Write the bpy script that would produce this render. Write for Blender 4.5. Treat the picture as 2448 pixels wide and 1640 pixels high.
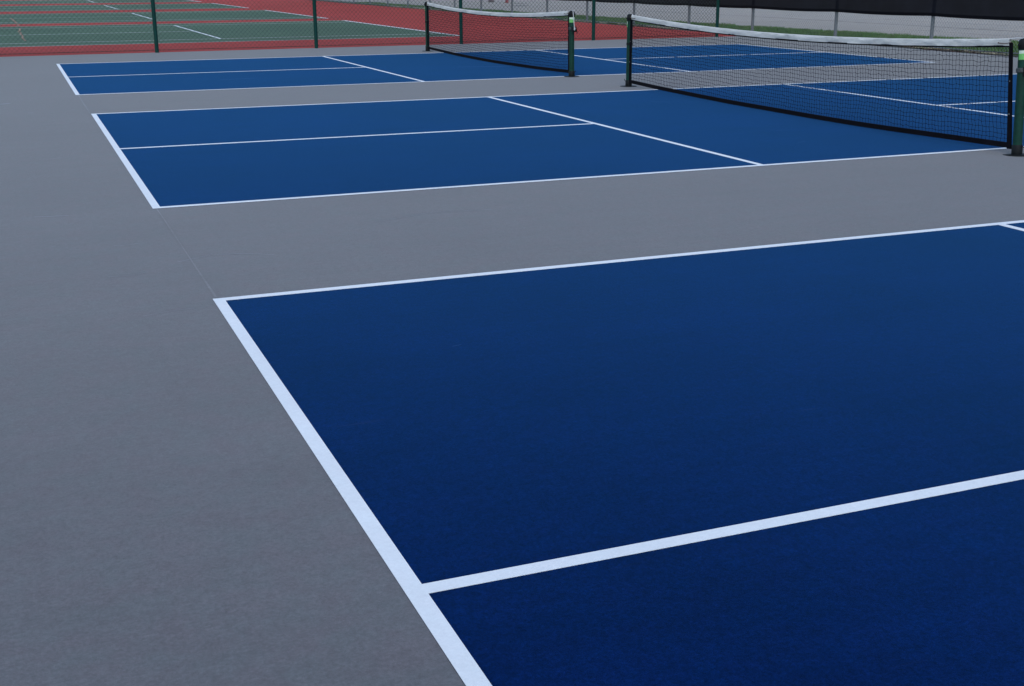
import bpy, math, random
from mathutils import Vector, Matrix, noise

R = math.radians
random.seed(7)
for o in list(bpy.data.objects):
    bpy.data.objects.remove(o)
scn = bpy.context.scene
col = scn.collection

# ------------------------------------------------------------ camera, sky, sun, exposure
cam_data = bpy.data.cameras.new("camera")
cam_data.sensor_width = 36.0
cam_data.lens = 36.0 * 2936.85 / 2448.0
cam_data.clip_start = 0.05
cam_data.clip_end = 2000.0
cam = bpy.data.objects.new("camera", cam_data)
cam.location = (-0.7463, 0.4548, 1.4441)
cam.rotation_euler = (1.278129, 0.004997, -0.379387)
col.objects.link(cam)
scn.camera = cam

SUN_EL, SUN_AZ = R(52), R(205)
world = bpy.data.worlds.new("World")
scn.world = world
world.use_nodes = True
wn = world.node_tree
bg = wn.nodes["Background"]
sky = wn.nodes.new("ShaderNodeTexSky")
sky.sky_type = 'NISHITA'
sky.sun_disc = False
sky.sun_elevation = SUN_EL
sky.sun_rotation = SUN_AZ
sky.air_density = 1.0
sky.dust_density = 1.0
sky.ozone_density = 1.0
wn.links.new(sky.outputs[0], bg.inputs[0])
bg.inputs[1].default_value = 0.15

sun_d = bpy.data.lights.new("sun", 'SUN')
sun_d.energy = 0.5
sun_d.angle = R(40)
sun_d.color = (1.0, 0.97, 0.92)
sun = bpy.data.objects.new("sun", sun_d)
sdir = Vector((math.sin(SUN_AZ) * math.cos(SUN_EL), math.cos(SUN_AZ) * math.cos(SUN_EL), math.sin(SUN_EL)))
sun.rotation_euler = sdir.to_track_quat('Z', 'Y').to_euler()
sun.location = (0, 0, 30)
col.objects.link(sun)

scn.view_settings.view_transform = 'Standard'
scn.view_settings.look = 'None'
scn.view_settings.gamma = 1.0
scn.view_settings.use_curve_mapping = False
scn.view_settings.exposure = 0.5


# ------------------------------------------------------------ helpers
class MB:
    def __init__(self):
        self.v = []; self.f = []

    def face(self, *pts):
        i = len(self.v); self.v += [tuple(p) for p in pts]
        self.f.append(tuple(range(i, i + len(pts)))); return self

    def box(self, x0, x1, y0, y1, z0, z1):
        i = len(self.v)
        self.v += [(x0, y0, z0), (x1, y0, z0), (x1, y1, z0), (x0, y1, z0), (x0, y0, z1), (x1, y0, z1), (x1, y1, z1), (x0, y1, z1)]
        for q in ((0, 3, 2, 1), (4, 5, 6, 7), (0, 1, 5, 4), (1, 2, 6, 5), (2, 3, 7, 6), (3, 0, 4, 7)):
            self.f.append(tuple(i + k for k in q))
        return self

    def prism(self, poly, z0, z1):
        i = len(self.v); n = len(poly)
        self.v += [(x, y, z0) for x, y in poly] + [(x, y, z1) for x, y in poly]
        self.f.append(tuple(i + n + k for k in range(n)))
        self.f.append(tuple(i + k for k in reversed(range(n))))
        for k in range(n):
            a, b = k, (k + 1) % n
            self.f.append((i + a, i + b, i + n + b, i + n + a))
        return self

    def tube(self, pts, r, n=6, cap=True):
        pts = [Vector(p) for p in pts]
        m = len(pts); i0 = len(self.v)
        rr = r if isinstance(r, (list, tuple)) else [r] * m
        ref = None
        for k, p in enumerate(pts):
            d = (pts[min(k + 1, m - 1)] - pts[max(k - 1, 0)]).normalized()
            if ref is None:
                ref = Vector((0, 0, 1)) if abs(d.z) < .9 else Vector((1, 0, 0))
            a = (ref - d * ref.dot(d)).normalized(); ref = a
            b = d.cross(a)
            for j in range(n):
                t = 2 * math.pi * j / n
                self.v.append(tuple(p + (a * math.cos(t) + b * math.sin(t)) * rr[k]))
        for k in range(m - 1):
            for j in range(n):
                a = i0 + k * n + j; b = i0 + k * n + (j + 1) % n
                self.f.append((a, b, b + n, a + n))
        if cap:
            self.f.append(tuple(i0 + j for j in reversed(range(n))))
            self.f.append(tuple(i0 + (m - 1) * n + j for j in range(n)))
        return self

    def lathe(self, prof, cx=0, cy=0, n=24):
        i0 = len(self.v); m = len(prof)
        for r, z in prof:
            for j in range(n):
                t = 2 * math.pi * j / n
                self.v.append((cx + r * math.cos(t), cy + r * math.sin(t), z))
        for k in range(m - 1):
            for j in range(n):
                a = i0 + k * n + j; b = i0 + k * n + (j + 1) % n
                self.f.append((a, b, b + n, a + n))
        self.f.append(tuple(i0 + j for j in reversed(range(n))))
        self.f.append(tuple(i0 + (m - 1) * n + j for j in range(n)))
        return self

    def build(self, name, mat, parent=None, smooth=False, kind=None):
        me = bpy.data.meshes.new(name)
        me.from_pydata(self.v, [], self.f)
        me.materials.append(mat)
        if smooth:
            me.polygons.foreach_set("use_smooth", [True] * len(me.polygons))
        me.update()
        o = bpy.data.objects.new(name, me)
        col.objects.link(o)
        if parent:
            o.parent = parent
        if smooth:
            try:
                me.set_sharp_from_angle(angle=R(40))
            except Exception:
                pass
        if kind:
            o["kind"] = kind
        return o


def tag(o, label, cat=None, group=None, kind=None):
    o["label"] = label
    if cat: o["category"] = cat
    if group: o["group"] = group
    if kind: o["kind"] = kind
    return o


def empty(name, loc=(0, 0, 0), rz=0):
    o = bpy.data.objects.new(name, None)
    o.location = loc; o.rotation_euler = (0, 0, rz)
    o.empty_display_size = .2
    col.objects.link(o)
    return o


# ------------------------------------------------------------ materials
def base_mat(name, rgb, rough=.6, metal=0, spec=.5):
    m = bpy.data.materials.new(name); m.use_nodes = True
    b = m.node_tree.nodes["Principled BSDF"]
    b.inputs["Base Color"].default_value = (*rgb, 1)
    b.inputs["Roughness"].default_value = rough
    b.inputs["Metallic"].default_value = metal
    b.inputs["Specular IOR Level"].default_value = spec
    return m, m.node_tree, b


def N(nt, t, **kw):
    n = nt.nodes.new(t)
    for k, v in kw.items():
        setattr(n, k, v)
    return n


def noise_tex(nt, vec, scale, detail=2, rough=.5):
    n = N(nt, "ShaderNodeTexNoise")
    n.inputs["Scale"].default_value = scale
    n.inputs["Detail"].default_value = detail
    n.inputs["Roughness"].default_value = rough
    nt.links.new(vec, n.inputs["Vector"])
    return n


def ramp(nt, fac, stops):
    r = N(nt, "ShaderNodeValToRGB")
    el = r.color_ramp.elements
    while len(el) < len(stops): el.new(.5)
    for e, (p, c) in zip(el, stops):
        e.position = p; e.color = (c, c, c, 1) if not isinstance(c, tuple) else (*c, 1)
    nt.links.new(fac, r.inputs[0])
    return r.outputs[0]


def mul(nt, a, b, fac=1.0, mode='MULTIPLY'):
    m = N(nt, "ShaderNodeMix", data_type='RGBA', blend_type=mode)
    m.inputs[0].default_value = fac if not hasattr(fac, 'links') else 1
    if hasattr(fac, 'links'): nt.links.new(fac, m.inputs[0])
    for s, i in ((a, 6), (b, 7)):
        if hasattr(s, 'links'): nt.links.new(s, m.inputs[i])
        else: m.inputs[i].default_value = (*s, 1)
    return m.outputs[2]


def court_paint(name, rgb, hue_a, hue_b, sheen=.3, tint=(1, 1, 1), grain=.16, patch=.10, rough=.62, spec=.5, scuffs=True, bump=.35, srough=.55):
    """sand-filled acrylic colour coat: fine grain, blotches, broom/squeegee streaks, pale scuffs"""
    m, nt, b = base_mat(name, rgb, rough, spec=spec)
    tc = N(nt, "ShaderNodeTexCoord"); v = tc.outputs["Object"]
    g1 = noise_tex(nt, v, 420, 2, .7)
    g2 = noise_tex(nt, v, 95, 3, .7)
    g3 = noise_tex(nt, v, 1.1, 4, .6)
    g4 = noise_tex(nt, v, .22, 2, .5)
    mp = N(nt, "ShaderNodeMapping"); mp.inputs["Scale"].default_value = (.35, 4.0, 1)
    mp.inputs["Rotation"].default_value = (0, 0, R(3))
    nt.links.new(v, mp.inputs["Vector"])
    g5 = noise_tex(nt, mp.outputs[0], 1.6, 4, .65)
    hue = noise_tex(nt, v, 7, 6, .72)
    c = mul(nt, hue_a, hue_b, 1.0, 'MIX')
    # hue mottling
    mx = N(nt, "ShaderNodeMix", data_type='RGBA', blend_type='MIX')
    nt.links.new(ramp(nt, hue.outputs[0], [(.38, 0.0), (.62, 1.0)]), mx.inputs[0])
    mx.inputs[6].default_value = (*hue_a, 1); mx.inputs[7].default_value = (*hue_b, 1)
    c = mul(nt, rgb, mx.outputs[2])
    c = mul(nt, c, ramp(nt, g1.outputs[0], [(.3, 1 - grain), (.7, 1 + grain)]))
    c = mul(nt, c, ramp(nt, g2.outputs[0], [(.3, 1 - grain), (.7, 1 + grain)]))
    g8 = noise_tex(nt, v, 14, 4, .8)
    c = mul(nt, c, ramp(nt, g8.outputs[0], [(.34, 1 - grain * .22), (.66, 1 + grain * .22)]))
    g7 = noise_tex(nt, v, 5, 6, .8)
    c = mul(nt, c, ramp(nt, g7.outputs[0], [(.32, 1 - grain * .2), (.68, 1 + grain * .2)]))
    g6 = noise_tex(nt, v, 30, 3, .75)
    c = mul(nt, c, ramp(nt, g6.outputs[0], [(.32, 1 - grain * .6), (.68, 1 + grain * .6)]))
    c = mul(nt, c, ramp(nt, g3.outputs[0], [(.3, 1 - patch), (.7, 1 + patch)]))
    c = mul(nt, c, ramp(nt, g4.outputs[0], [(.3, 1 - patch), (.7, 1 + patch)]))
    c = mul(nt, c, ramp(nt, g5.outputs[0], [(.3, 1 - patch * .6), (.7, 1 + patch * .6)]))
    if scuffs:
        # thin pale scuffs / ball marks
        mp2 = N(nt, "ShaderNodeMapping"); mp2.inputs["Scale"].default_value = (1.2, 14, 1)
        nt.links.new(v, mp2.inputs["Vector"])
        s = noise_tex(nt, mp2.outputs[0], 2.2, 3, .55)
        s2 = noise_tex(nt, v, .9, 2, .5)
        f = N(nt, "ShaderNodeMath", operation='MULTIPLY')
        nt.links.new(ramp(nt, s.outputs[0], [(.67, 0.0), (.74, .35)]), f.inputs[0])
        nt.links.new(ramp(nt, s2.outputs[0], [(.5, 0.0), (.65, 1.0)]), f.inputs[1])
        pale = tuple(min(1, x * 1.5 + .03) for x in rgb)
        mm = N(nt, "ShaderNodeMix", data_type='RGBA', blend_type='MIX')
        nt.links.new(f.outputs[0], mm.inputs[0]); nt.links.new(c, mm.inputs[6]); mm.inputs[7].default_value = (*pale, 1)
        c = mm.outputs[2]
    nt.links.new(c, b.inputs["Base Color"])
    rr = ramp(nt, g3.outputs[0], [(.3, rough - .05), (.7, rough + .06)])
    nt.links.new(rr, b.inputs["Roughness"])
    if sheen:
        b.inputs["Sheen Weight"].default_value = sheen
        b.inputs["Sheen Roughness"].default_value = srough
        b.inputs["Sheen Tint"].default_value = (*tint, 1)
    bp = N(nt, "ShaderNodeBump"); bp.inputs["Strength"].default_value = bump; bp.inputs["Distance"].default_value = .0012
    nt.links.new(g1.outputs[0], bp.inputs["Height"]); nt.links.new(bp.outputs[0], b.inputs["Normal"])
    return m


def simple(name, rgb, rough=.6, metal=0, var=.15, scale=30, spec=.5, bump=0, rgb2=None):
    m, nt, b = base_mat(name, rgb, rough, metal, spec)
    tc = N(nt, "ShaderNodeTexCoord"); v = tc.outputs["Object"]
    n1 = noise_tex(nt, v, scale, 4, .6)
    c = mul(nt, rgb, ramp(nt, n1.outputs[0], [(.3, 1 - var), (.7, 1 + var)]))
    if rgb2:
        n2 = noise_tex(nt, v, scale * .35, 3, .6)
        mm = N(nt, "ShaderNodeMix", data_type='RGBA', blend_type='MIX')
        nt.links.new(ramp(nt, n2.outputs[0], [(.45, 0.0), (.6, 1.0)]), mm.inputs[0])
        nt.links.new(c, mm.inputs[6]); mm.inputs[7].default_value = (*rgb2, 1); c = mm.outputs[2]
    nt.links.new(c, b.inputs["Base Color"])
    nt.links.new(ramp(nt, n1.outputs[0], [(.3, max(.05, rough - .08)), (.7, rough + .08)]), b.inputs["Roughness"])
    if bump:
        bp = N(nt, "ShaderNodeBump"); bp.inputs["Strength"].default_value = bump; bp.inputs["Distance"].default_value = .004
        nt.links.new(n1.outputs[0], bp.inputs["Height"]); nt.links.new(bp.outputs[0], b.inputs["Normal"])
    return m


M = {}
M['grey'] = court_paint("grey_acrylic", (.117, .119, .127), (1.05, .985, 1.0), (.955, 1.012, 1.0), patch=.05, grain=.18, sheen=.27, tint=(.95, .88, .8), spec=.1, rough=.85, srough=.5)
M['blue'] = court_paint("blue_acrylic", (.0013, .0094, .062), (1.25, .98, 1.0), (.75, 1.02, 1.0), sheen=.42, tint=(.085, .335, .675), patch=.14, grain=.34, spec=.0, rough=.9, srough=.38)
M['white'] = court_paint("white_line_paint", (.80, .84, .84), (1.01, 1, 1), (.99, 1, 1), sheen=.16, grain=.04, patch=.03, scuffs=False, spec=.2, rough=.8)
M['white_old'] = court_paint("worn_line_paint", (.55, .56, .54), (1.01, 1, 1), (.99, 1, 1), sheen=0, grain=.1, patch=.12, scuffs=False)
M['red'] = court_paint("red_acrylic", (.36, .043, .034), (1.05, 1, 1), (.95, 1, 1), sheen=.12, tint=(.7, .3, .3), grain=.2, patch=.1, spec=.05, rough=.9)
M['green'] = court_paint("green_acrylic", (.050, .090, .058), (1.1, 1, .95), (.9, 1, 1.05), sheen=.15, tint=(.5, .7, .5), grain=.2, patch=.14, spec=.05, rough=.9)
M['chalk'] = court_paint("faint_chalk", (.150, .146, .150), (1, 1, 1), (1, 1, 1), sheen=.3, tint=(.9, .9, .85), spec=.1, rough=.85, srough=.5, scuffs=False, patch=.25)
M['scuff'] = court_paint("pale_scuff", (.185, .19, .205), (1, 1, 1), (1, 1, 1), sheen=.3, tint=(.9, .9, .9), spec=.1, rough=.85, srough=.5, scuffs=False, patch=.25)
M['concrete'] = court_paint("pale_pavement", (.305, .245, .178), (1.03, 1, .97), (.97, 1, 1.02), sheen=.1, grain=.2, patch=.09)
M['crack'] = simple("dark_joint", (.07, .07, .07), .9, var=.3, scale=8)
M['crack_orange'] = simple("crack_filler", (.30, .17, .10), .8, var=.25, scale=8)
M['soil'] = simple("damp_soil", (.026, .020, .014), .95, var=.4, scale=14, bump=.6, rgb2=(.022, .026, .012))
M['turf'] = simple("turf_base", (.045, .085, .018), .95, var=.35, scale=10, rgb2=(.06, .055, .03))
M['far_ground'] = simple("far_grass", (.05, .075, .025), .95, var=.3, scale=.5, rgb2=(.06, .07, .03))
M['grass'] = simple("grass_blade", (.075, .20, .022), .6, var=.45, scale=4, rgb2=(.12, .20, .035))
M['dry'] = simple("dry_grass", (.42, .37, .26), .8, var=.3, scale=6)
M['leaf'] = simple("dead_leaf", (.07, .032, .018), .85, var=.4, scale=6)
M['post'] = simple("green_post_paint", (.002, .036, .023), .45, var=.3, scale=22, spec=.22)
M['fpost'] = simple("fence_post_vinyl", (.002, .042, .034), .5, var=.2, scale=9, spec=.2)
M['fwire'] = simple("green_vinyl_wire", (.004, .026, .020), .6, var=.15, scale=9)
M['black'] = simple("black_cast_metal", (.006, .008, .009), .6, var=.3, scale=40, spec=.2)
M['cord'] = simple("black_net_cord", (.004, .0045, .011), .9, var=.2, scale=30, spec=.1)
M['band'] = simple("black_vinyl_band", (.004, .0035, .006), .8, var=.5, scale=12, spec=.1)
M['galv'] = simple("galvanised_steel", (.19, .205, .21), .5, .45, var=.2, scale=20)
M['gwire'] = simple("galvanised_wire", (.26, .27, .28), .5, .35, var=.2, scale=20)
M['steel'] = simple("bright_steel", (.62, .63, .65), .35, .8, var=.1, scale=40)
M['cable'] = simple("coated_cable", (.62, .63, .62), .5, var=.1, scale=60)
M['rope'] = simple("brown_lacing_rope", (.10, .065, .05), .85, var=.3, scale=90)
M['collar'] = simple('dull_collar_metal', (.05, .06, .06), .5, .3, var=.5, scale=60)
M['hydrant'] = simple("red_hydrant_paint", (.26, .04, .045), .45, var=.2, scale=12)
M['box'] = simple("brown_box_paint", (.13, .09, .09), .6, var=.2, scale=6)

# white vinyl headband, slightly dirty and creased
m, nt, b = base_mat("white_headband_canvas", (.70, .695, .64), .6)
tc = N(nt, "ShaderNodeTexCoord"); mp = N(nt, "ShaderNodeMapping"); mp.inputs["Scale"].default_value = (1, 1, 3)
nt.links.new(tc.outputs["Object"], mp.inputs["Vector"])
n1 = noise_tex(nt, mp.outputs[0], 9, 5, .65); n2 = noise_tex(nt, mp.outputs[0], 45, 3, .6)
c = mul(nt, (.70, .695, .64), ramp(nt, n1.outputs[0], [(.3, .90), (.6, 1.02)]))
c = mul(nt, c, ramp(nt, n2.outputs[0], [(.3, .92), (.6, 1.02)]))
nt.links.new(c, b.inputs["Base Color"])
bp = N(nt, "ShaderNodeBump"); bp.inputs["Strength"].default_value = .8; bp.inputs["Distance"].default_value = .01
nt.links.new(n1.outputs[0], bp.inputs["Height"]); nt.links.new(bp.outputs[0], b.inputs["Normal"])
M['tape'] = m

# green and white sticker: white swirl over bright green
m, nt, b = base_mat("green_white_label", (.2, .6, .15), .4)
tc = N(nt, "ShaderNodeTexCoord")
n1 = noise_tex(nt, tc.outputs["Object"], 28, 2, .5)
sx = N(nt, "ShaderNodeSeparateXYZ"); nt.links.new(tc.outputs["Object"], sx.inputs[0])
mr = N(nt, "ShaderNodeMapRange"); mr.inputs[1].default_value = .775; mr.inputs[2].default_value = .835
nt.links.new(sx.outputs[2], mr.inputs[0])
ad = N(nt, "ShaderNodeMath", operation='ADD'); nt.links.new(mr.outputs[0], ad.inputs[0]); nt.links.new(n1.outputs[0], ad.inputs[1])
mm = N(nt, "ShaderNodeMix", data_type='RGBA', blend_type='MIX')
nt.links.new(ramp(nt, ad.outputs[0], [(.9, 0.0), (1.15, .9)]), mm.inputs[0])
mm.inputs[6].default_value = (.16, .50, .13, 1); mm.inputs[7].default_value = (.66, .74, .62, 1)
nt.links.new(mm.outputs[2], b.inputs["Base Color"])
M['label'] = m

# windscreen: woven black mesh, a little open
m, nt, b = base_mat("black_windscreen_mesh", (.006, .007, .01), .9, 0, .1)
tc = N(nt, "ShaderNodeTexCoord")
n1 = noise_tex(nt, tc.outputs["Object"], 1.3, 5, .6)
c = mul(nt, (.006, .0065, .010), ramp(nt, n1.outputs[0], [(.3, .6), (.7, 1.5)]))
nt.links.new(c, b.inputs["Base Color"])
tr = N(nt, "ShaderNodeBsdfTransparent"); mix = N(nt, "ShaderNodeMixShader")
mix.inputs[0].default_value = .975
nt.links.new(tr.outputs[0], mix.inputs[1]); nt.links.new(b.outputs[0], mix.inputs[2])
nt.links.new(mix.outputs[0], nt.nodes["Material Output"].inputs[0])
M['screen'] = m
M['hem'] = simple("windscreen_hem", (.004, .004, .006), .9, spec=.1, var=.2, scale=8)


# ------------------------------------------------------------ ground and surfaces
def sheet(name, poly, z, mat, parent=None, th=0):
    mb = MB()
    if th: mb.prism(poly, z - th, z)
    else: mb.face(*[(x, y, z) for x, y in poly])
    return mb.build(name, mat, parent)


def rect(x0, x1, y0, y1):
    return [(x0, y0), (x1, y0), (x1, y1), (x0, y1)]


g = sheet("ground", rect(-900, 900, -900, 1100), -.10, M['far_ground'])
tag(g, "flat grassy ground running out to the horizon around the courts", kind="structure")

def yb(x): return 25.64 + max(0, x + 1) * .0215        # seam between grey and red surfaces
EDGE = 15.45
o = MB().prism([(-9, -12), (EDGE, -12), (EDGE, yb(EDGE)), (-1, yb(-1)), (-9, yb(-1))], -.09, 0).build("court_surface", M['grey'])
tag(o, "grey acrylic surface around the three blue courts", kind="structure")
grey = o
o = MB().prism([(-9, yb(-1)), (-1, yb(-1)), (EDGE, yb(EDGE)), (EDGE, 112), (-22, 112), (-22, 27.2), (-9, 27.2)], -.09, -.001).build("red_court_surface", M['red'])
tag(o, "brick red acrylic surface around the green tennis courts", kind="structure")
red = o

# grass strip and pale pavement beyond the courts
gedge = [(19.6, -12), (19.4, 14), (18.9, 22), (18.45, 25), (18.0, 30), (17.7, 37), (17.4, 44), (17.0, 52), (16.7, 60), (16.6, 112)]
poly = [(EDGE, -12)] + gedge + [(EDGE, 112)]
o = MB().prism(poly, -.09, -.008).build("grass_verge", M['turf'])
tag(o, "strip of turf between the court edge and the pale pavement", kind="structure")
o = MB().prism(rect(EDGE + .005, EDGE + .40, -11.9, 111.9), -.02, -.003).build("soil_strip", M['soil'])
tag(o, "narrow damp soil strip along the edge of the court surface", kind="structure")
poly = gedge[::-1] + [(19.6, -12), (140, -12), (140, 112)]
poly = [(140, -12), (140, 112)] + gedge[::-1]
pave = MB().prism(poly, -.09, -.005).build("pavement", M['concrete'])
tag(pave, "pale concrete pavement behind the galvanised fence", kind="structure")


def crack(pts, w, mat, z, parent, name="crack", jit=.25):
    mb = MB(); L = []; Rr = []
    pts = [Vector(p) for p in pts]
    dense = []
    for a, b_ in zip(pts, pts[1:]):
        k = max(1, int((b_ - a).length / .35))
        dense += [a.lerp(b_, i / k) for i in range(k)]
    dense.append(pts[-1])
    for i, p in enumerate(dense):
        d = (dense[min(i + 1, len(dense) - 1)] - dense[max(i - 1, 0)]).normalized()
        n_ = Vector((-d.y, d.x)); h = w / 2 * random.uniform(.6, 1.25)
        q = p + n_ * random.uniform(-1, 1) * w * jit
        L.append(q + n_ * h); Rr.append(q - n_ * h)
    for i in range(len(L) - 1):
        mb.face((*Rr[i], z), (*Rr[i + 1], z), (*L[i + 1], z), (*L[i], z))
    return mb.build(name, mat, parent)


crack([(22.4, 15), (22.45, 27), (22.65, 35), (22.5, 45)], .10, M['crack'], -.0025, pave, "joint")
crack([(24.6, 12), (24.5, 24), (24.7, 33)], .035, M['crack'], -.0025, pave, "joint")
crack([(20.6, 16), (20.5, 21), (20.7, 27)], .03, M['crack'], -.0025, pave, "joint")
crack([(29.0, 10), (28.6, 60)], .05, M['crack'], -.0025, pave, "joint")
crack([(19.2, 26.1), (23, 26.4), (40, 26.6)], .03, M['crack'], -.0025, pave, "joint")
crack([(18.2, 33.0), (40, 33.4)], .03, M['crack'], -.0025, pave, "joint")
crack([(17.6, 44.0), (40, 44.2)], .03, M['crack'], -.0025, pave, "joint")
crack([(21.35, 54.0), (20.8, 54.7)], .9, M['crack'], -.0025, pave, "crack", .1)
crack([(22.7, 57.6), (22.35, 58.9)], .45, M['crack'], -.0025, pave, "crack", .1)

# ------------------------------------------------------------ blue courts
LEN, WID, KIT, T = 13.4112, 6.096, 4.572, .0508
def court(y0, label, dx=0):
    c = sheet("pickleball_court", rect(dx, dx + LEN, y0, y0 + WID), .0015, M['blue'], None, .0012)
    tag(c, label, kind="structure")
    z = .003
    def ln(name, x0, x1, ya, yb_):
        sheet(name, rect(dx + x0, dx + x1, y0 + ya, y0 + yb_), z, M['white'], c, .0012)
    ln("baseline", 0, T, 0, WID); ln("baseline", LEN - T, LEN, 0, WID)
    ln("sideline", T, LEN - T, 0, T); ln("sideline", T, LEN - T, WID - T, WID)
    for x in (KIT, LEN - KIT - T):
        ln("kitchen_line", x, x + T, T, WID - T)
    h = T / 2
    ln("centre_line", T, KIT, WID / 2 - h, WID / 2 + h)
    ln("centre_line", LEN - KIT, LEN - T, WID / 2 - h, WID / 2 + h)
    return c

Y_B, Y_C = 8.5796, 17.0428
courts = [court(0, "nearest blue pickleball court with white lines, filling the foreground"),
          court(Y_B, "middle blue pickleball court between the nearest court and the far one", -.004),
          court(Y_C, "farthest blue pickleball court next to the green chain link fence", -.04)]

# ghost chalk line joining the baselines, and scuffs
crack([(.02, 8.56), (.02, 6.13)], .010, M['chalk'], .0012, grey, "chalk_line", .1)
crack([(-.01, 17.02), (-.01, 14.70)], .016, M['chalk'], .0012, grey, "chalk_line", .1)
crack([(-.72, 8.59), (-.63, 8.57), (-.52, 8.55)], .010, M['scuff'], .0012, grey, "scuff_mark")
crack([(-.94, 16.19), (-.82, 16.31)], .05, M['scuff'], .0012, grey, "scuff_mark")
crack([(-.64, 15.07), (-.58, 15.05)], .02, M['scuff'], .0012, grey, "scuff_mark")
for p, w in (([(-.33, 7.50), (-.27, 7.49), (-.19, 7.52)], .008), ([(-.33, 5.92), (-.2, 5.96), (-.1, 5.97)], .006), ([(-.42, 6.75), (-.3, 6.74), (-.22, 6.78)], .006),
             ([(-.05, 6.95), (.12, 7.05), (.3, 7.02), (.45, 6.93)], .006), ([(1.2, 7.6), (1.6, 7.75), (2.0, 7.7)], .006), ([(.9, 15.8), (1.5, 15.9)], .012), ([(-.6, 11.2), (-.45, 11.26)], .01)):
    crack(p, w, M['scuff'], .0012, grey, "scuff_mark")

M['blue_scuff'] = court_paint("scuffed_blue", (.006, .022, .085), (1, 1, 1), (1, 1, 1), sheen=.5, tint=(.15, .4, .75), spec=0, rough=.9, srough=.38, scuffs=False, patch=.3)
for k, p, w in ((0, [(.78, 4.95), (.82, 4.96)], .012), (0, [(2.58, 3.72), (2.60, 3.70)], .012), (0, [(1.86, 2.1), (1.88, 2.13)], .014),
                (1, [(5.6, 9.6), (5.72, 9.66)], .014), (1, [(5.9, 10.4), (6.0, 10.43)], .014), (1, [(2.0, 11.6), (2.4, 11.7)], .012),
                (1, [(6.1, 13.3), (6.3, 13.2)], .03), (2, [(5.9, 19.5), (6.5, 19.3), (6.8, 19.35)], .05), (2, [(2.0, 18.6), (2.5, 18.7)], .03)):
    crack(p, w, M['blue_scuff'], .0026, courts[k], "scuff_mark")

# ------------------------------------------------------------ green tennis courts
def tennis(y0, k, label):
    xb, sv, xn = 9.40, 3.90, -2.49
    xl = 2 * xn - xb
    W = k; a = 1.37 * k / 11.3
    c = sheet("tennis_court", rect(xl, xb, y0, y0 + W), .0015, M['green'], None, .002); tag(c, label, kind="structure")
    z = .0035; t = .055
    wm, wo = M['white'], M['white_old']
    def ln(name, x0, x1, ya, yb_, mt=wm):
        sheet(name, rect(x0, x1, y0 + ya, y0 + yb_), z, mt, c, .0015)
    for s in (1, -1):
        X = lambda x: xn + s * (x - xn)
        def l2(n, x0, x1, ya, yb_, mt=wm):
            p, q = sorted((X(x0), X(x1))); ln(n, p, q, ya, yb_, mt)
        l2("baseline", xb - .09, xb, 0, W)
        l2("doubles_sideline", xn + .02, xb - .09, 0, t, wo); l2("doubles_sideline", xn + .02, xb - .09, W - t, W, wo)
        l2("singles_sideline", xn + .02, xb - .09, a, a + t, wo); l2("singles_sideline", xn + .02, xb - .09, W - a - t, W - a, wo)
        l2("service_line", sv - .06, sv, a + t, W - a - t)
        l2("centre_service_line", xn + .02, sv - .06, W / 2 - t / 2, W / 2 + t / 2, wo)
    return c

tc1 = tennis(29.05, 11.45, "green tennis court just behind the green fence, nearest of the red-bordered row")
tennis(42.65, 11.1, "second green tennis court back from the green fence")
tennis(57.5, 10.5, "third green tennis court back from the green fence")
tennis(72.2, 10.3, "fourth green tennis court back, at the very top of the picture")
tennis(86.4, 10.3, "green tennis court beyond the fourth, cut by the top of the picture")
crack([(-.56, 48.4), (-.52, 45.2), (-.45, 43.3), (-.41, 40.6)], .05, M['crack_orange'], .006, tc1, "crack", .6)
crack([(-.43, 39.0), (-.46, 36.6), (-.40, 34.4), (-.43, 33.0), (-.40, 31.5)], .045, M['crack_orange'], .006, tc1, "crack", .6)


# ------------------------------------------------------------ chain link
def chain_link(A, B, z0, z1, pitch, r, mat, parent, off=0.003):
    A = Vector(A); B = Vector(B); L = (B - A).length; d = (B - A) / L; n = Vector((-d.y, d.x)); H = z1 - z0
    mb = MB(); k = H * 1.0; slope = 1.0
    for sgn in (1, -1):
        s = -H
        while s < L:
            # line x = s + (z-z0) for sgn=1; mirrored for -1
            a0, a1 = max(0, s), min(L, s + H)
            if a1 > a0:
                za, zb_ = z0 + (a0 - s), z0 + (a1 - s)
                if sgn < 0:
                    za, zb_ = z0 + z1 - za, z0 + z1 - zb_
                P = A + d * a0 + n * off * sgn; Q = A + d * a1 + n * off * sgn
                mb.tube([(P.x, P.y, za), (Q.x, Q.y, zb_)], r, 3, False)
            s += pitch
    o = mb.build("chain_link_mesh", mat, parent, kind="stuff")
    return o


# green vinyl fence along the seam
fp = [(-4.38, 25.62), (-1.24, 25.63), (1.9, 25.67), (5.04, 25.70), (8.19, 25.80), (11.32, 25.86), (14.54, 25.98)]
gf = empty("green_fence", (fp[0][0], fp[0][1], 0))
def rel(o, par):
    o.parent = par; o.matrix_parent_inverse = Matrix.Translation(-Vector(par.location)); return o
pm = MB().lathe([(.038, -.02), (.038, 3.05), (.044, 3.06), (.04, 3.09), (.015, 3.11)], n=14).build("post", M['fpost'], None, True)
for i, (x, y) in enumerate(fp):
    o = pm if i == 0 else pm.copy()
    if i: col.objects.link(o)
    o.parent = gf; o.location = (x - fp[0][0], y - fp[0][1], 0)
for z, rr, nm in ((3.02, .021, "top_rail"), (.045, .004, "tension_wire")):
    rel(MB().tube([(x, y + .045, z) for x, y in fp], rr, 8).build(nm, M['fpost'], None, True), gf)
for a, b_ in zip(fp, fp[1:]):
    o = chain_link((a[0], a[1] + .05), (b_[0], b_[1] + .05), .02, 3.0, .086, .0029, M['fwire'], None)
    rel(o, gf)
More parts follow.
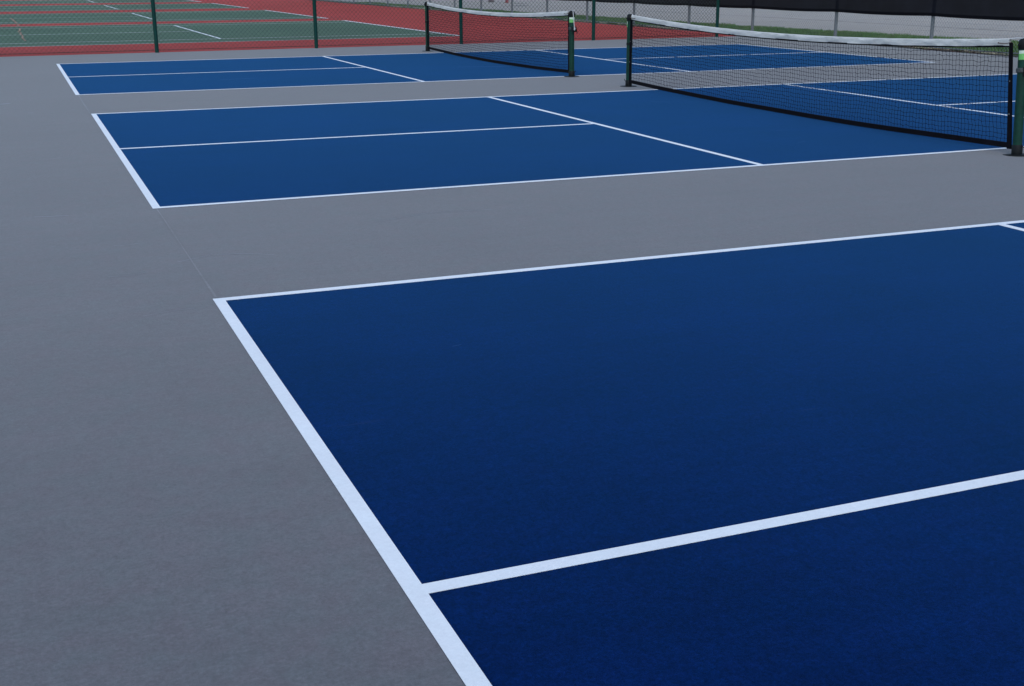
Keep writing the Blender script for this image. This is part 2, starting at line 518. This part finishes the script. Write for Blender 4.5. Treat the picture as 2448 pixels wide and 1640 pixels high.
tag(gf, "green chain link fence with green posts between the blue courts and the red tennis area", "fence")

# galvanised fence along the right hand end
GX = 15.9
ys = [20.24 - 3.1 * k for k in range(7, 0, -1)] + [20.24, 23.32, 26.62, 29.68, 32.83, 35.97, 39.09, 42.22, 45.34, 48.38, 51.55, 54.71, 57.9, 61.0, 64.1, 67.2, 70.3, 73.4, 76.5]
gv = empty("galvanised_fence", (GX, ys[0], 0))
pm = MB().lathe([(.036, -.05), (.036, 3.05), (.042, 3.06), (.038, 3.09), (.012, 3.11)], n=14).build("post", M['galv'], None, True)
for i, y in enumerate(ys):
    o = pm if i == 0 else pm.copy()
    if i: col.objects.link(o)
    o.parent = gv; o.location = (0, y - ys[0], 0)
rel(MB().tube([(GX, ys[0], 3.02), (GX, ys[-1], 3.02)], .021, 8).build("top_rail", M['galv'], None, True), gv)
rel(MB().tube([(GX - .045, ys[0] + (ys[-1] - ys[0]) * k / 120, .025 + random.uniform(-.012, .01)) for k in range(121)], .012, 6).build("bottom_rail", M['galv'], None, True), gv)
rel(chain_link((GX - .05, ys[0]), (GX - .05, ys[-1]), .02, 3.0, .076, .0018, M['gwire'], None), gv)
tag(gv, "tall galvanised chain link fence with grey posts between the grass and the courts", "fence")

# windscreen: bottom edge at 0.6 m, sagging slightly between its ties
ws = MB(); hem = MB(); X0 = GX - .075
ya, ye = ys[0], 70.3
n = int((ye - ya) / .1)
def zb(y):
    s = 0
    for a, b_ in zip(ys, ys[1:]):
        if a <= y <= b_:
            s = math.sin(math.pi * (y - a) / (b_ - a))
    return .606 - .018 * s + .012 * noise.noise(Vector((y * .8, 3, 0)))
rows = [0, .06, .25, .6, 1.1, 1.7, 2.38]
idx = {}
for i in range(n + 1):
    y = ya + (ye - ya) * i / n; z = zb(y)
    for j, h in enumerate(rows):
        wob = .012 * noise.noise(Vector((y * 1.3, h * 1.5, 1)))
        ws.v.append((X0 + wob, y, z + h))
m_ = len(rows)
for i in range(n):
    for j in range(1, m_ - 1):
        a = i * m_ + j
        ws.f.append((a, a + 1, a + m_ + 1, a + m_))
    for j in (0,):
        a = i * m_
        p = [ws.v[a], ws.v[a + 1], ws.v[a + m_ + 1], ws.v[a + m_]]
        for dx in (-.003, .003):
            hem.face(*[(q[0] + dx, q[1], q[2]) for q in p])
o = ws.build("windscreen", M['screen'], None, True)
tag(o, "long black mesh windscreen tied over the upper part of the galvanised fence", "windscreen")
hem.build("hem", M['hem'], o)

# ------------------------------------------------------------ net posts and nets
def net_post(loc, rz, winch, label, lean=0.0, group="green net posts"):
    root = empty("net_post", loc, rz)          # outward is local -y
    root.rotation_euler = (lean, 0, rz)
    r = .037
    MB().lathe([(r, .05), (r, .845)], n=28).build("pole", M['post'], root, True)
    MB().lathe([(.001, -.002), (.112, -.002), (.112, .003), (.108, .0045), (.046, .005)], n=32).build("base_disc", M['black'], root, True)  # thin dark disc lying around the foot of the pole
    MB().lathe([(.041, .003), (.043, .010), (.043, .075), (.038, .082)], n=28).build("base_sleeve", M['black'], root, True)
    mb = MB().lathe([(.038, .838), (.041, .842), (.041, .895), (.036, .912), (.024, .922), (.006, .925)], n=28)
    mb.tube([(-.056, 0, .872), (.056, 0, .872)], .008, 8)
    mb.build("cap", M['black'], root, True)
    # sticker wrapped on the outward side
    lb = MB(); seg = 12; i0 = 0
    for k in range(seg + 1):
        t = R(-90 - 100 + 200 * k / seg); c, s = math.cos(t), math.sin(t)
        lb.v += [((r + .0015) * c, (r + .0015) * s, .758), ((r + .0015) * c, (r + .0015) * s, .830)]
    for k in range(seg):
        a = 2 * k; lb.f.append((a, a + 2, a + 3, a + 1))
    lb.build("sticker", M['label'], root, True)
    # lacing hook rod near the foot
    MB().tube([(0, -.036, .075), (.01, -.075, .062), (.012, -.10, .075), (.008, -.108, .088)], .004, 6).build("lacing_hook", M['black'], root, True)
    if winch:
        mb = MB().lathe([(.038, .655), (.047, .66), (.047, .69), (.038, .695)], n=28)
        wn_ = mb.build("clamp_collar", M['collar'], root, True)
        w = MB()
        w.tube([(-.022, -.072, .668), (.022, -.072, .668)], .026, 16)
        w.box(-.026, -.022, -.105, -.036, .628, .70); w.box(.022, .026, -.105, -.036, .628, .70)
        wo = w.build("winch", M['black'], root, True)
        MB().tube([(.026, -.072, .668), (.042, -.072, .668), (.046, -.076, .64), (.046, -.085, .60)], .006, 8).build("handle", M['black'], wo, True)
        MB().tube([(0, .06, .905), (0, .0, .930), (0, -.03, .928), (0, -.044, .905), (0, -.066, .80), (0, -.088, .70), (0, -.094, .675)], .0042, 6).build("cable", M['cable'], root, True)
        MB().tube([(0, -.098, .69), (0, -.10, .675), (0, -.092, .655)], .011, 8).build("cable_wrap", M['cable'], root, True)
    else:
        MB().lathe([(.038, .53), (.041, .533), (.041, .56), (.038, .563)], n=28).build("clamp_collar", M['black'], root, True)
    return tag(root, label, "net post", group)


NX = 6.80
net_post((NX, 8.268, 0), 0, True, "green net post with bright green sticker at the right edge of the picture", R(-3.8))
net_post((NX, 15.24, 0), math.pi, False, "green net post at the far end of the middle court's net", 0)
net_post((NX - .02, 17.015, 0), 0, True, "green winch post with white cable at the near end of the farthest court's net", R(-1))
net_post((NX - .02, 23.76, 0), math.pi, False, "dark green net post at the far end of the farthest court's net", 0)


def net(y0, y1, x, label, seed, lean):
    """net between side bands; y0 near end, y1 far end (top); bottom corners lie a little wider"""
    root = empty("pickleball_net", (x, y0, 0))
    L = y1 - y0; rnd = random.Random(seed)
    def top(s): return .914 - .094 * 4 * s * (1 - s)
    def bot(s): return .070 - .043 * 4 * s * (1 - s) + .004 * noise.noise(Vector((s * 5, seed, 0)))
    yo0, yo1 = .0, L
    def yy(s, h):                      # h 0 bottom .. 1 top: the ends slope towards the post feet
        return s * L + (-lean * (1 - h) * (1 - s) + .01 * (1 - h) * s)
    def bow(s, h): return .02 * math.sin(math.pi * s) * math.sin(math.pi * min(1, max(0, h))) + .012 * noise.noise(Vector((s * 6, h * 3, seed)))
    # netting
    mb = MB(); nc = int(L / .0415); nr = 19
    jit = {}
    for i in range(nc + 1):
        for j in range(nr + 1):
            jit[i, j] = (rnd.gauss(0, .0038), rnd.gauss(0, .0038))
    # slow drift so the rows wander like slack cord
    def P(i, j):
        s = i / nc; h = j / nr
        zt, zb_ = top(s) - .06, bot(s) + .012
        a, b_ = jit[i, j] if 0 < i < nc and 0 < j < nr else (0, 0)
        dz = .013 * noise.noise(Vector((s * 9, h * 4, seed + 5)))
        dy = .016 * noise.noise(Vector((s * 11, h * 5, seed + 9)))
        if j in (0, nr): dz = 0
        if i in (0, nc): dy = 0
        return (bow(s, h), yy(s, h) + a + dy, zb_ + (zt - zb_) * h + b_ + dz)
    for j in range(nr + 1):
        mb.tube([P(i, j) for i in range(nc + 1)], .0019, 3, False)
    for i in range(nc + 1):
        mb.tube([P(i, j) for j in range(nr + 1)], .00145, 3, False)
    for i in range(1, nc):
        for j in range(1, nr):
            p = P(i, j); k = .0048; b0 = len(mb.v)
            mb.v += [(p[0] - k, p[1], p[2]), (p[0], p[1] - k, p[2]), (p[0] + k, p[1], p[2]), (p[0], p[1] + k, p[2]), (p[0], p[1], p[2] + k), (p[0], p[1], p[2] - k)]
            for q in ((0, 1, 4), (1, 2, 4), (2, 3, 4), (3, 0, 4), (1, 0, 5), (2, 1, 5), (3, 2, 5), (0, 3, 5)):
                mb.f.append(tuple(b0 + t for t in q))
    mb.build("netting", M['cord'], root, kind="stuff")
    # headband: folded canvas over the cable
    tb = MB(); n_ = 260
    prof = [(-.007, -.056), (-.0085, -.040), (-.0095, -.022), (-.007, -.004), (0, .002), (.007, -.004), (.0095, -.022), (.0085, -.040), (.007, -.056)]
    for i in range(n_ + 1):
        s = i / n_; z = top(s)
        for q, (px, pz) in enumerate(prof):
            fd = noise.noise(Vector((s * 15 + pz * 12, seed, 2))); w = .010 * max(0, fd) ** .6 * (1 if fd > .12 else .3) + .005 * noise.noise(Vector((s * 26, pz * 30, seed))) + .005 * noise.noise(Vector((s * 70 + pz * 300, pz * 45, seed + 3)))
            ez = .004 * noise.noise(Vector((s * 18, seed, 4))) if pz < -.045 else .002 * noise.noise(Vector((s * 30, seed, 8)))
            tb.v.append((px + w, yy(s, 1), z + pz + ez))
    k = len(prof)
    for i in range(n_):
        for q in range(k - 1):
            a = i * k + q; tb.f.append((a, a + 1, a + k + 1, a + k))
    tb.build("headband", M['tape'], root, True)
    # dark stitched edge under the headband
    eb = MB()
    for i in range(120):
        pts = []
        for s in (i / 120, (i + 1) / 120):
            z = top(s); pts.append((yy(s, 1), z - .052, z - .068))
        for X in (-.0035, .0035):
            eb.face((X, pts[0][0], pts[0][2]), (X, pts[1][0], pts[1][2]), (X, pts[1][0], pts[1][1]), (X, pts[0][0], pts[0][1]))
    eb.build("lower_binding", M['band'], root)
    # bottom band
    bb = MB(); n_ = 150
    for i in range(n_ + 1):
        s = i / n_; z = bot(s)
        wob = .006 * noise.noise(Vector((s * 14, 2, seed)))
        bb.v += [(-.006 + wob, yy(s, 0), z - .024), (-.006 + wob * .5, yy(s, 0), z + .020), (.006 + wob * .5, yy(s, 0), z + .020), (.006 + wob, yy(s, 0), z - .024)]
    for i in range(n_):
        a = i * 4
        for q in range(4):
            bb.f.append((a + q, a + (q + 1) % 4, a + 4 + (q + 1) % 4, a + 4 + q))
    bb.build("bottom_band", M['band'], root)
    # side bands with eyelets
    for e in (0, 1):
        sgn = -1 if e == 0 else 1
        s = e
        yt, yb_ = yy(s, 1), yy(s, 0)
        zt, zb_ = top(s) - .03, bot(s) - .03
        w0, w1 = .030, .044
        sb = MB()
        t0, t1 = (yt, yt + sgn * w0), (yb_, yb_ + sgn * w1)
        pts = [(t0[0], zt), (t0[1], zt), (t1[1], zb_), (t1[0], zb_)]
        i0 = 0
        for X in (-.007, .007):
            sb.v += [(X, p[0], p[1]) for p in pts]
        sb.f += [(0, 1, 2, 3), (7, 6, 5, 4), (0, 4, 5, 1), (1, 5, 6, 2), (2, 6, 7, 3), (3, 7, 4, 0)]
        so = sb.build("side_band", M['band'], root)
        for hz in (.33, .64):
            zc = zb_ + (zt - zb_) * hz
            yc = (pts[3][0] + pts[2][0]) / 2 * (1 - hz) + (pts[0][0] + pts[1][0]) / 2 * hz
            MB().tube([(-.009, yc, zc), (.009, yc, zc)], .006, 10).build("eyelet", M['galv'], so, True)
        # cable stub between headband and post
        MB().tube([(0, yt - sgn * .02, top(s) - .004), (.03, yt + sgn * .05, top(s) + .006), (.05, yt + sgn * .10, top(s) + .004)], .0045, 6).build("cable", M['cable'], root, True)
        # lacing through the end of the headband
        MB().tube([(-.012, yt - sgn * .11, top(s) - .034), (-.016, yt - sgn * .115, top(s) - .040), (-.014, yt - sgn * .05, top(s) - .041),
                   (-.015, yt - sgn * .01, top(s) - .037), (-.012, yt + sgn * .02, top(s) - .030), (-.006, yt + sgn * .03, top(s) - .024)], .0035, 6).build("lacing", M['rope'], root, True)
        MB().tube([(0, yb_ + sgn * .02, zb_ + .02), (.03, yb_ + sgn * .06, zb_ + .01)], .004, 6).build("lacing", M['cord'], root, True)
    return tag(root, label, "net", "pickleball nets")


net(8.47, 15.165, 6.79, "black pickleball net with white headband across the middle blue court", 1, .10)
net(17.125, 23.685, 6.77, "black pickleball net with white headband across the farthest blue court", 2, .015)


# ------------------------------------------------------------ grass, dead leaves, hydrant
gr = MB(); rnd = random.Random(3)
def edge_x(y):
    for (xa, a), (xb, b_) in zip(gedge, gedge[1:]):
        if a <= y <= b_: return xa + (xb - xa) * (y - a) / (b_ - a)
    return 17
def blade(mb, x, y, h, w, z0=-.008):
    t = rnd.uniform(0, 6.283); c, s = math.cos(t) * w, math.sin(t) * w
    lx, ly = rnd.gauss(0, h * .35), rnd.gauss(0, h * .35)
    mb.face((x - c, y - s, z0), (x + c, y + s, z0), (x + lx, y + ly, z0 + h))
for k in range(170000):
    y = 12 + (64 - 12) * rnd.random() ** 1.5
    ex = edge_x(y)
    if rnd.random() < .010:
        x = rnd.uniform(EDGE + .04, GX + .03); h = rnd.uniform(.01, .035)
        if noise.noise(Vector((x * 3, y * .9, 0))) < .0: continue
    else:
        x = GX + .03 + (ex + .12 - GX) * rnd.random(); h = rnd.uniform(.03, .09)
        if x > ex - .15 + .2 * noise.noise(Vector((0, y * 2, 0))) : h *= .5
    h *= 1 + .5 * noise.noise(Vector((x * 1.5, y * 1.5, 2)))
    blade(gr, x, y, max(.01, h), .004 + .006 * (y > 25) + .004)
o = gr.build("grass", M['grass'], None, kind="stuff")
tag(o, "short green grass on the verge along the galvanised fence", kind="stuff")
dg = MB()
for k in range(6500):
    y = 12 + 45 * rnd.random() ** 1.3
    x = GX - .06 + rnd.gauss(0, .035)
    if noise.noise(Vector((0, y * 1.1, 7))) < -.12: continue
    blade(dg, x, y, rnd.uniform(.012, .04), .010, -.004)
o = dg.build("dry_grass", M['dry'], None, kind="stuff")
tag(o, "pale dry grass caught along the foot of the galvanised fence", kind="stuff")
lf = MB()
for k in range(2600):
    y = 14 + 20 * rnd.random(); x = rnd.uniform(EDGE - .06, EDGE + .36) if rnd.random() < .97 else EDGE - .1
    if noise.noise(Vector((x * 2, y * .7, 5))) < -.05: continue
    s = rnd.uniform(.012, .035); t = rnd.uniform(0, 6.28); z = -.001 + rnd.random() * .012 + (.004 if x < EDGE else 0)
    c, si = math.cos(t) * s, math.sin(t) * s
    lf.face((x - c, y - si, z), (x + si * .6, y - c * .6, z + rnd.uniform(0, .012)), (x + c, y + si, z), (x - si * .6, y + c * .6, z + rnd.uniform(0, .012)))
o = lf.build("leaf_litter", M['leaf'], None, kind="stuff")
tag(o, "brown leaf litter along the edge of the grey court surface", kind="stuff")

hy = empty("fire_hydrant", (22.95, 60.6, -.005)); hy.scale = (.75, .75, .9)
MB().lathe([(.15, 0), (.15, .03), (.10, .04), (.095, .50), (.12, .51), (.12, .545), (.10, .55), (.10, .60), (.075, .67), (.03, .70), (.03, .74), (.001, .745)], n=20).build("barrel", M['hydrant'], hy, True)
for sx_ in (-1, 1):
    MB().tube([(sx_ * .08, 0, .44), (sx_ * .15, 0, .44), (sx_ * .155, 0, .44), (sx_ * .18, 0, .44)], [.05, .05, .065, .06], 12).build("nozzle_cap", M['hydrant'], hy, True)
MB().tube([(0, -.08, .40), (0, -.155, .40), (0, -.16, .40), (0, -.19, .40)], [.06, .06, .08, .075], 12).build("nozzle_cap", M['hydrant'], hy, True)
tag(hy, "small red hydrant on the pavement beyond the fence, cut by the top edge", "hydrant")
ub = empty("utility_box", (22.70, 62.2, -.005)); ub.scale = (.7, .8, .8)
MB().box(-.16, .16, -.14, .14, .03, .55).build("cabinet", M['box'], ub)
MB().box(-.18, .18, -.16, .16, .55, .58).build("lid", M['box'], ub)
MB().box(-.19, .19, -.17, .17, 0, .03).build("plinth", M['crack'], ub)
MB().box(-.012, .012, -.155, -.14, .28, .36).build("latch", M['steel'], ub)
tag(ub, "low dark brown utility box left of the red hydrant", "utility box")
